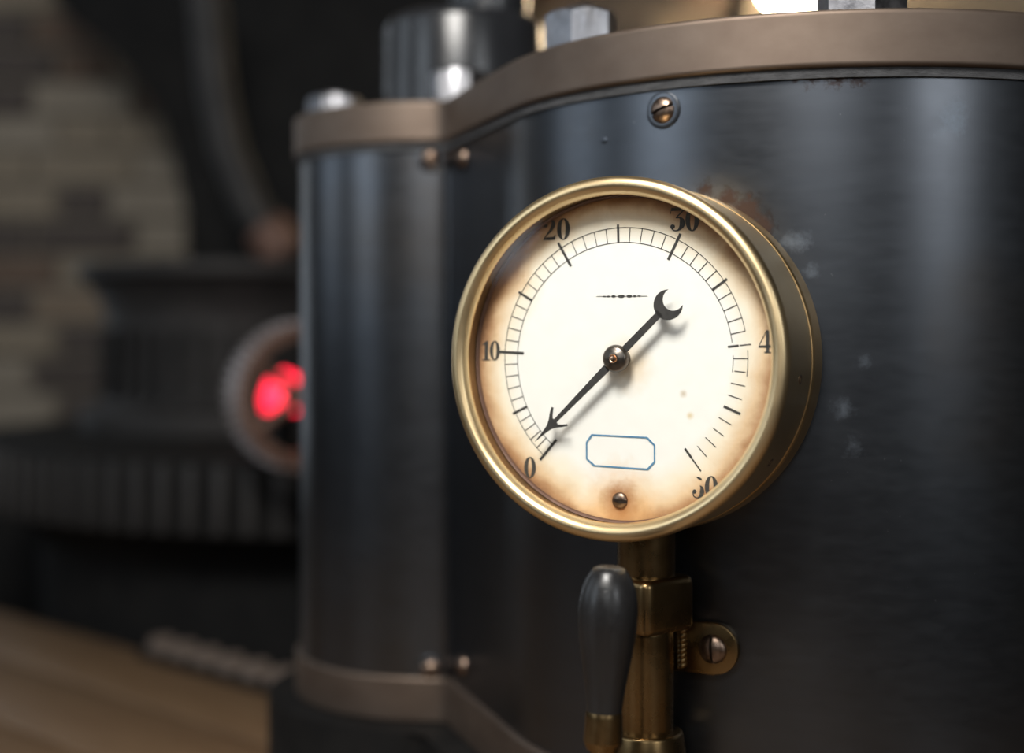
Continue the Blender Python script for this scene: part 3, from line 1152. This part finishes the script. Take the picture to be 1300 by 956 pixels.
# lever handle
HY = 0.742
hp = [(0.0, 719), (0.0062, 719.2), (0.0082, 721), (0.0098, 725.5), (0.0122, 735), (0.0142, 748), (0.0154, 763), (0.0158, 778), (0.0155, 795), (0.0146, 815), (0.0133, 835), (0.0119, 855), (0.0106, 875), (0.0096, 895), (0.0091, 912), (0.0, 912)]
hm = [(r, (425 - y) / F * HY) for r, y in hp]
hz0 = hm[-1][1]
hx = at(766.5, 912, HY)
hn = cpart('handle', lathe_bm([(r, zz - hz0) for r, zz in hm], 56), 'ebony', 60)
hn.matrix_basis = Matrix.Translation((hx.x, HY, ZC + hz0)) @ Matrix.Rotation(2.2 * D2R, 4, 'Y')
hn['label'] = 'black turned wooden handle'
mesh_obj('ferrule', lathe_bm(rounded([(0, 0.004), (0.0094, 0.004), (0.0098, 0.002, 0.001), (0.0104, -0.012, 0.001), (0.0085, -0.016), (0.0, -0.016)]), 40), 'brass_dark', hn, 40)
arm = tube_bm([(hx.x, HY, ZC + hz0 - 0.010), (hx.x, HY + 0.001, ZC + hz0 - 0.028), (hx.x + 0.004, HY + 0.012, ZC - 0.247), (hx.x + 0.012, HY + 0.035, ZC - 0.257), (TX, TY, ZC - 0.258)], [0.0075, 0.0075, 0.008, 0.009, 0.010], 20)
cpart('lever_arm', arm, 'brass_dark', 60)

# ------------------------------------------------------------------ wooden bed under the engine, with its toothed edge
ZP = ZC - 0.40
E0 = Vector((-0.743, 2.064)) + (Vector((-0.743, 2.064)) - Vector((-0.242, 1.588))) * 1.1
E1 = Vector((-0.242, 1.588))
ed = (E1 - E0).normalized()
en = Vector((-ed.y, ed.x))
if en.y > 0:
    en = -en                                          # towards the viewer
PT = thing('wooden_bed', 'honey coloured plank bed beneath the blued steel cylinder', 'platform', (E1.x, E1.y, 0))
rotp = math.atan2(ed.y, ed.x)
for i in range(9):
    q = box_bm(0, 0, 0, 2.9, 0.138, 0.04, bev=0.003)
    o = mesh_obj('plank', q, 'oak', PT, 30)
    c = E0 + ed * 1.45 + en * (0.07 + i * 0.14)
    o.matrix_basis = Matrix.Translation((c.x - E1.x, c.y - E1.y, ZP - 0.02)) @ Matrix.Rotation(rotp, 4, 'Z')
for s_ in (0.15, 2.7):
    for k in (0.1, 1.15):
        c = E0 + ed * s_ + en * k
        mesh_obj('leg', box_bm(c.x - E1.x, c.y - E1.y, (ZP - 0.04) / 2, 0.12, 0.12, ZP - 0.04), 'oak', PT, 0)

RK = thing('toothed_rack', 'worn iron toothed rack along the edge of the plank bed', 'rack', (E1.x, E1.y, ZP))
c = ed * -0.13
q = box_bm(0, 0, 0.006, 0.30, 0.028, 0.012, bev=0.002)
o = mesh_obj('bar', q, 'iron', RK, 30)
o.matrix_basis = Matrix.Translation((c.x + en.x * 0.014, c.y + en.y * 0.014, 0)) @ Matrix.Rotation(rotp, 4, 'Z')
tm = bmesh.new()
prism_bm([(-0.014, 0), (0.014, 0), (0.008, 0.018), (-0.008, 0.018)], -0.012, 0.012, bm=tm)
bmesh.ops.rotate(tm, cent=(0, 0, 0), matrix=Matrix.Rotation(PI / 2, 3, 'X'), verts=tm.verts)
o = mesh_obj('tooth', tm, 'rack_iron', RK, 0)
tme = o.data
for i in range(6):
    if i:
        o = bpy.data.objects.new('tooth', tme)
        link(o, RK)
    c = ed * (-0.245 + i * 0.048) + en * 0.014
    o.matrix_basis = Matrix.Translation((c.x, c.y, 0.0115)) @ Matrix.Rotation(rotp, 4, 'Z')

# ------------------------------------------------------------------ machinery in the dark behind
# ribbed ring wheel
RCx, RCy = -0.20, 2.35
RW = thing('ribbed_wheel', 'large dark iron wheel lying flat with ribbed rim behind the gear', 'flywheel', (RCx, RCy, 0))
mesh_obj('rim', lathe_bm(rounded([(0.0, ZC - 0.152), (0.640, ZC - 0.152, 0.004), (0.640, ZC - 0.248, 0.004), (0.60, ZC - 0.252), (0.0, ZC - 0.252)]), 128), 'iron', RW, 30)
tm = box_bm(0, 0, 0, 0.016, 0.014, 0.085, bev=0.003)
o = mesh_obj('rib', tm, 'iron_grey', RW, 30)
tme = o.data
for i in range(104):
    if i:
        o = bpy.data.objects.new('rib', tme)
        link(o, RW)
    a = 2 * PI * i / 104
    o.matrix_basis = Matrix.Rotation(a, 4, 'Z') @ Matrix.Translation((0.643, 0, ZC - 0.202)) @ Matrix.Rotation(PI / 2, 4, 'Z')
mesh_obj('pedestal', lathe_bm(rounded([(0.0, 0.0), (0.56, 0.0), (0.56, 0.06, 0.01), (0.55, 0.10, 0.03), (0.55, ZC - 0.30, 0.02), (0.60, ZC - 0.2525), (0.0, ZC - 0.2525)]), 64), 'iron', RW, 30)

# flanged drum standing on it
DR = thing('flanged_drum', 'black iron drum with wide flared flange in front of the brick wall', 'drum', (-0.462, 2.36, ZC - 0.151))
h_ = 0.151
body = rounded([(0.0, 0.0), (0.245, 0.0), (0.245, 0.03, 0.004), (0.208, 0.045, 0.02), (0.204, h_ + 0.03, 0.03), (0.216, h_ + 0.06, 0.02), (0.236, h_ + 0.085, 0.01), (0.250, h_ + 0.092, 0.003), (0.250, h_ + 0.112, 0.004), (0.0, h_ + 0.112)])
mesh_obj('body', lathe_bm(body, 96), 'iron_grey', DR, 35)
tm = box_bm(0, 0, 0, 0.014, 0.012, 0.12, bev=0.003)
o = mesh_obj('flute', tm, 'iron', DR, 30)
tme = o.data
for i in range(36):
    if i:
        o = bpy.data.objects.new('flute', tme)
        link(o, DR)
    a = 2 * PI * i / 36
    o.matrix_basis = Matrix.Rotation(a, 4, 'Z') @ Matrix.Translation((0.208, 0, 0.10)) @ Matrix.Rotation(PI / 2, 4, 'Z')

# gear wheel
GN2 = Vector((math.sin(30 * D2R), -math.cos(30 * D2R), 0.0))
gc = at(388, 503, 1.62)
GW = thing('gear_wheel', 'rusty spoked gear wheel with bright teeth beside the small cylinder', 'gear', gc)
GW.matrix_world = frame_mtx(gc, GN2)
nt_ = 44
Rg = 0.080
out_ = []
for i in range(nt_):
    for da, r in ((-0.25, Rg), (-0.14, Rg + 0.0065), (0.14, Rg + 0.0065), (0.25, Rg)):
        a = 2 * PI * (i + da) / nt_
        out_.append((r * math.cos(a), r * math.sin(a)))
gb = bmesh.new()
Z0, Z1 = -0.032, 0.006
n_ = len(out_)
ri_ = 0.066
rows = [[gb.verts.new((x, y, Z0)) for x, y in out_], [gb.verts.new((x, y, Z1)) for x, y in out_]]
inn_ = [(ri_ * math.cos(math.atan2(y, x)), ri_ * math.sin(math.atan2(y, x))) for x, y in out_]
rows += [[gb.verts.new((x, y, Z1)) for x, y in inn_], [gb.verts.new((x, y, Z0)) for x, y in inn_]]
for k in range(4):
    a, c = rows[k], rows[(k + 1) % 4]
    for i in range(n_):
        j = (i + 1) % n_
        fce = gb.faces.new((a[i], a[j], c[j], c[i]))
        fce.material_index = 1 if k == 0 else 0
mesh_obj('toothed_rim', gb, ['rusty', 'rim_steel'], GW, 0)
for i in range(5):
    a = (216 + 72 * i) * D2R
    sp = tube_bm([(0.012 * math.cos(a), 0.012 * math.sin(a), -0.012), (0.068 * math.cos(a), 0.068 * math.sin(a), -0.012)], [0.0075, 0.006], 12)
    mesh_obj('spoke', sp, 'rusty', GW, 40)
mesh_obj('hub', lathe_bm(rounded([(0, -0.04), (0.014, -0.034), (0.014, 0.006, 0.003), (0.011, 0.010), (0, 0.010)]), 32), 'rusty', GW, 40)
mesh_obj('shaft', lathe_bm([(0, -0.045), (0.010, -0.045), (0.010, 0.225), (0, 0.225)], 24), 'iron', GW, 40)
pb_ = gc + GN2 * 0.20
BP = thing('bearing_pedestal', 'dark bearing block on the plank bed carrying the gear wheel shaft', 'bearing', (pb_.x, pb_.y, ZP))
hh = pb_.z - ZP
q = prism_bm([(-0.045, 0.0), (0.045, 0.0), (0.045, 0.014), (0.024, 0.03), (0.018, hh), (0.013, hh + 0.014), (0, hh + 0.019), (-0.013, hh + 0.014), (-0.018, hh), (-0.024, 0.03), (-0.045, 0.014)], -0.014, 0.014)
o = mesh_obj('block', q, 'iron', BP, 30)
o.matrix_basis = Matrix.Rotation(math.atan2(GN2.y, GN2.x) + PI / 2, 4, 'Z') @ Matrix.Rotation(PI / 2, 4, 'X')
mesh_obj('oil_cap', lathe_bm(rounded([(0, hh + 0.016), (0.008, hh + 0.016), (0.008, hh + 0.026, 0.002), (0, hh + 0.028)]), 20), 'brass_dark', BP, 40)

# red lamp seen through the spokes
lc = at(361, 504, 1.80)
LP = thing('signal_lamp', 'small lit red lamp seen through the spokes of the gear', 'lamp', (lc.x, lc.y, ZC - 0.152))
lh = lc.z - (ZC - 0.152)
mesh_obj('base', lathe_bm(rounded([(0, 0), (0.03, 0), (0.03, 0.008, 0.002), (0.014, 0.014, 0.004), (0.014, lh - 0.026), (0.026, lh - 0.024), (0.026, lh - 0.018), (0, lh - 0.018)]), 32), 'iron', LP, 40)
mesh_obj('lens', lathe_bm(rounded([(0, lh - 0.018), (0.027, lh - 0.018), (0.030, lh, 0.01), (0.020, lh + 0.026, 0.01), (0.0, lh + 0.034)]), 32), 'red', LP, 60)['label'] = 'glowing red glass'

# slanting pipe and the black frame
PP = thing('steam_pipe', 'dark slanting iron pipe in front of the black wall bracket', 'pipe', at(345, 330, 2.30))
ctrl = [at(258, -60, 2.34), at(266, 30, 2.34), at(274, 110, 2.34), at(290, 190, 2.34), at(318, 262, 2.34), at(350, 306, 2.34)]
pl = PP.location
mesh_obj('tube', tube_bm([p - pl for p in ctrl], 0.030, 20), 'iron_grey', PP, 60)
d_ = (ctrl[-1] - ctrl[-2]).normalized()
u_ = mesh_obj('union', lathe_bm(rounded([(0, -0.03), (0.036, -0.03), (0.040, -0.02, 0.004), (0.040, 0.02, 0.004), (0.036, 0.03), (0, 0.03)]), 32), 'rusty', PP, 40)
u_.matrix_basis = frame_mtx(ctrl[-1] - pl, d_, Vector((0, 1, 0)))

YF = 2.72
fo = [(40, -120), (62, -20), (86, 22), (128, 52), (176, 92), (210, 140), (230, 200), (236, 270), (236, 480), (640, 480), (640, 120), (655, 40), (672, -20), (690, -120)]
fp = [at(x, y, YF) for x, y in fo]
q = prism_bm([(p.x, max(p.z, 0.0)) for p in fp], -0.36, 0.0, 0.012, 2)
bmesh.ops.rotate(q, cent=(0, 0, 0), matrix=Matrix.Rotation(PI / 2, 3, 'X'), verts=q.verts)
bmesh.ops.translate(q, vec=(0, YF, 0), verts=q.verts)
IF = mesh_obj('wall_bracket', q, 'iron', None, 30)
tag(IF, 'large black cast iron bracket with curved shoulder on the brick wall', 'bracket')

# warm wall lamp
wl_ = at(1003, -24, 2.90)
WLp = thing('wall_lamp', 'lit globe wall lamp glowing above the cylinder lid', 'lamp', (wl_.x, RY1 - BD, wl_.z))
dy = wl_.y - (RY1 - BD)
q = bmesh.new()
bmesh.ops.create_uvsphere(q, u_segments=32, v_segments=20, radius=0.058)
bmesh.ops.translate(q, vec=(0, dy, 0), verts=q.verts)
mesh_obj('globe', q, 'globe', WLp, 60)
mesh_obj('arm', tube_bm([(-0.075, 0.0, -0.02), (-0.075, dy * 0.6, -0.02), (-0.07, dy, 0.03), (-0.03, dy, 0.06)], 0.013, 12), 'iron', WLp, 60)
mesh_obj('back_plate', box_bm(-0.075, -0.006, -0.01, 0.045, 0.012, 0.14, bev=0.003), 'iron', WLp, 30)

# made-up hood round the added key light, out of view
DL = thing('added_lamp', 'added square lamp hood for the key light, unseen over the viewer', 'lamp', ADDED_LAMP)
DL.matrix_world = frame_mtx(ADDED_LAMP, -ldir)
fb = bmesh.new()
for s_ in (-1, 1):
    box_bm(s_ * 0.24, 0, 0.02, 0.012, 0.492, 0.09, fb)
    box_bm(0, s_ * 0.24, 0.02, 0.468, 0.012, 0.09, fb)
box_bm(0, 0, 0.06, 0.47, 0.47, 0.01, fb)
mesh_obj('hood', fb, 'iron', DL, 0)
inv_ = DL.matrix_world.inverted()
mesh_obj('drop_rod', tube_bm([inv_ @ (ADDED_LAMP - ldir * 0.06), inv_ @ Vector((ADDED_LAMP.x, ADDED_LAMP.y - 0.05, RZ))], 0.012, 12), 'iron', DL, 40)

# added black tank that darkens the gap beside the ribbed wheel
TK = thing('dark_filler', 'added black tank against the brick wall behind the ribbed wheel', 'filler', (-1.22, 2.90, 0))
th_ = ZC - 0.30
mesh_obj('body', box_bm(0, 0, th_ / 2, 0.80, 0.30, th_, bev=0.012), 'iron', TK, 30)
mesh_obj('rim', box_bm(0, 0, th_ - 0.02, 0.83, 0.33, 0.035, bev=0.006), 'iron', TK, 30)
for x_ in (-0.33, -0.165, 0.0, 0.165, 0.33):
    mesh_obj('rivet', lathe_bm([(0.012, 0), (0.009, 0.006), (0, 0.008)], 16, mtx=Matrix.Translation((x_, -0.15, th_ - 0.09)) @ Matrix.Rotation(PI / 2, 4, 'X')), 'iron_grey', TK, 40)
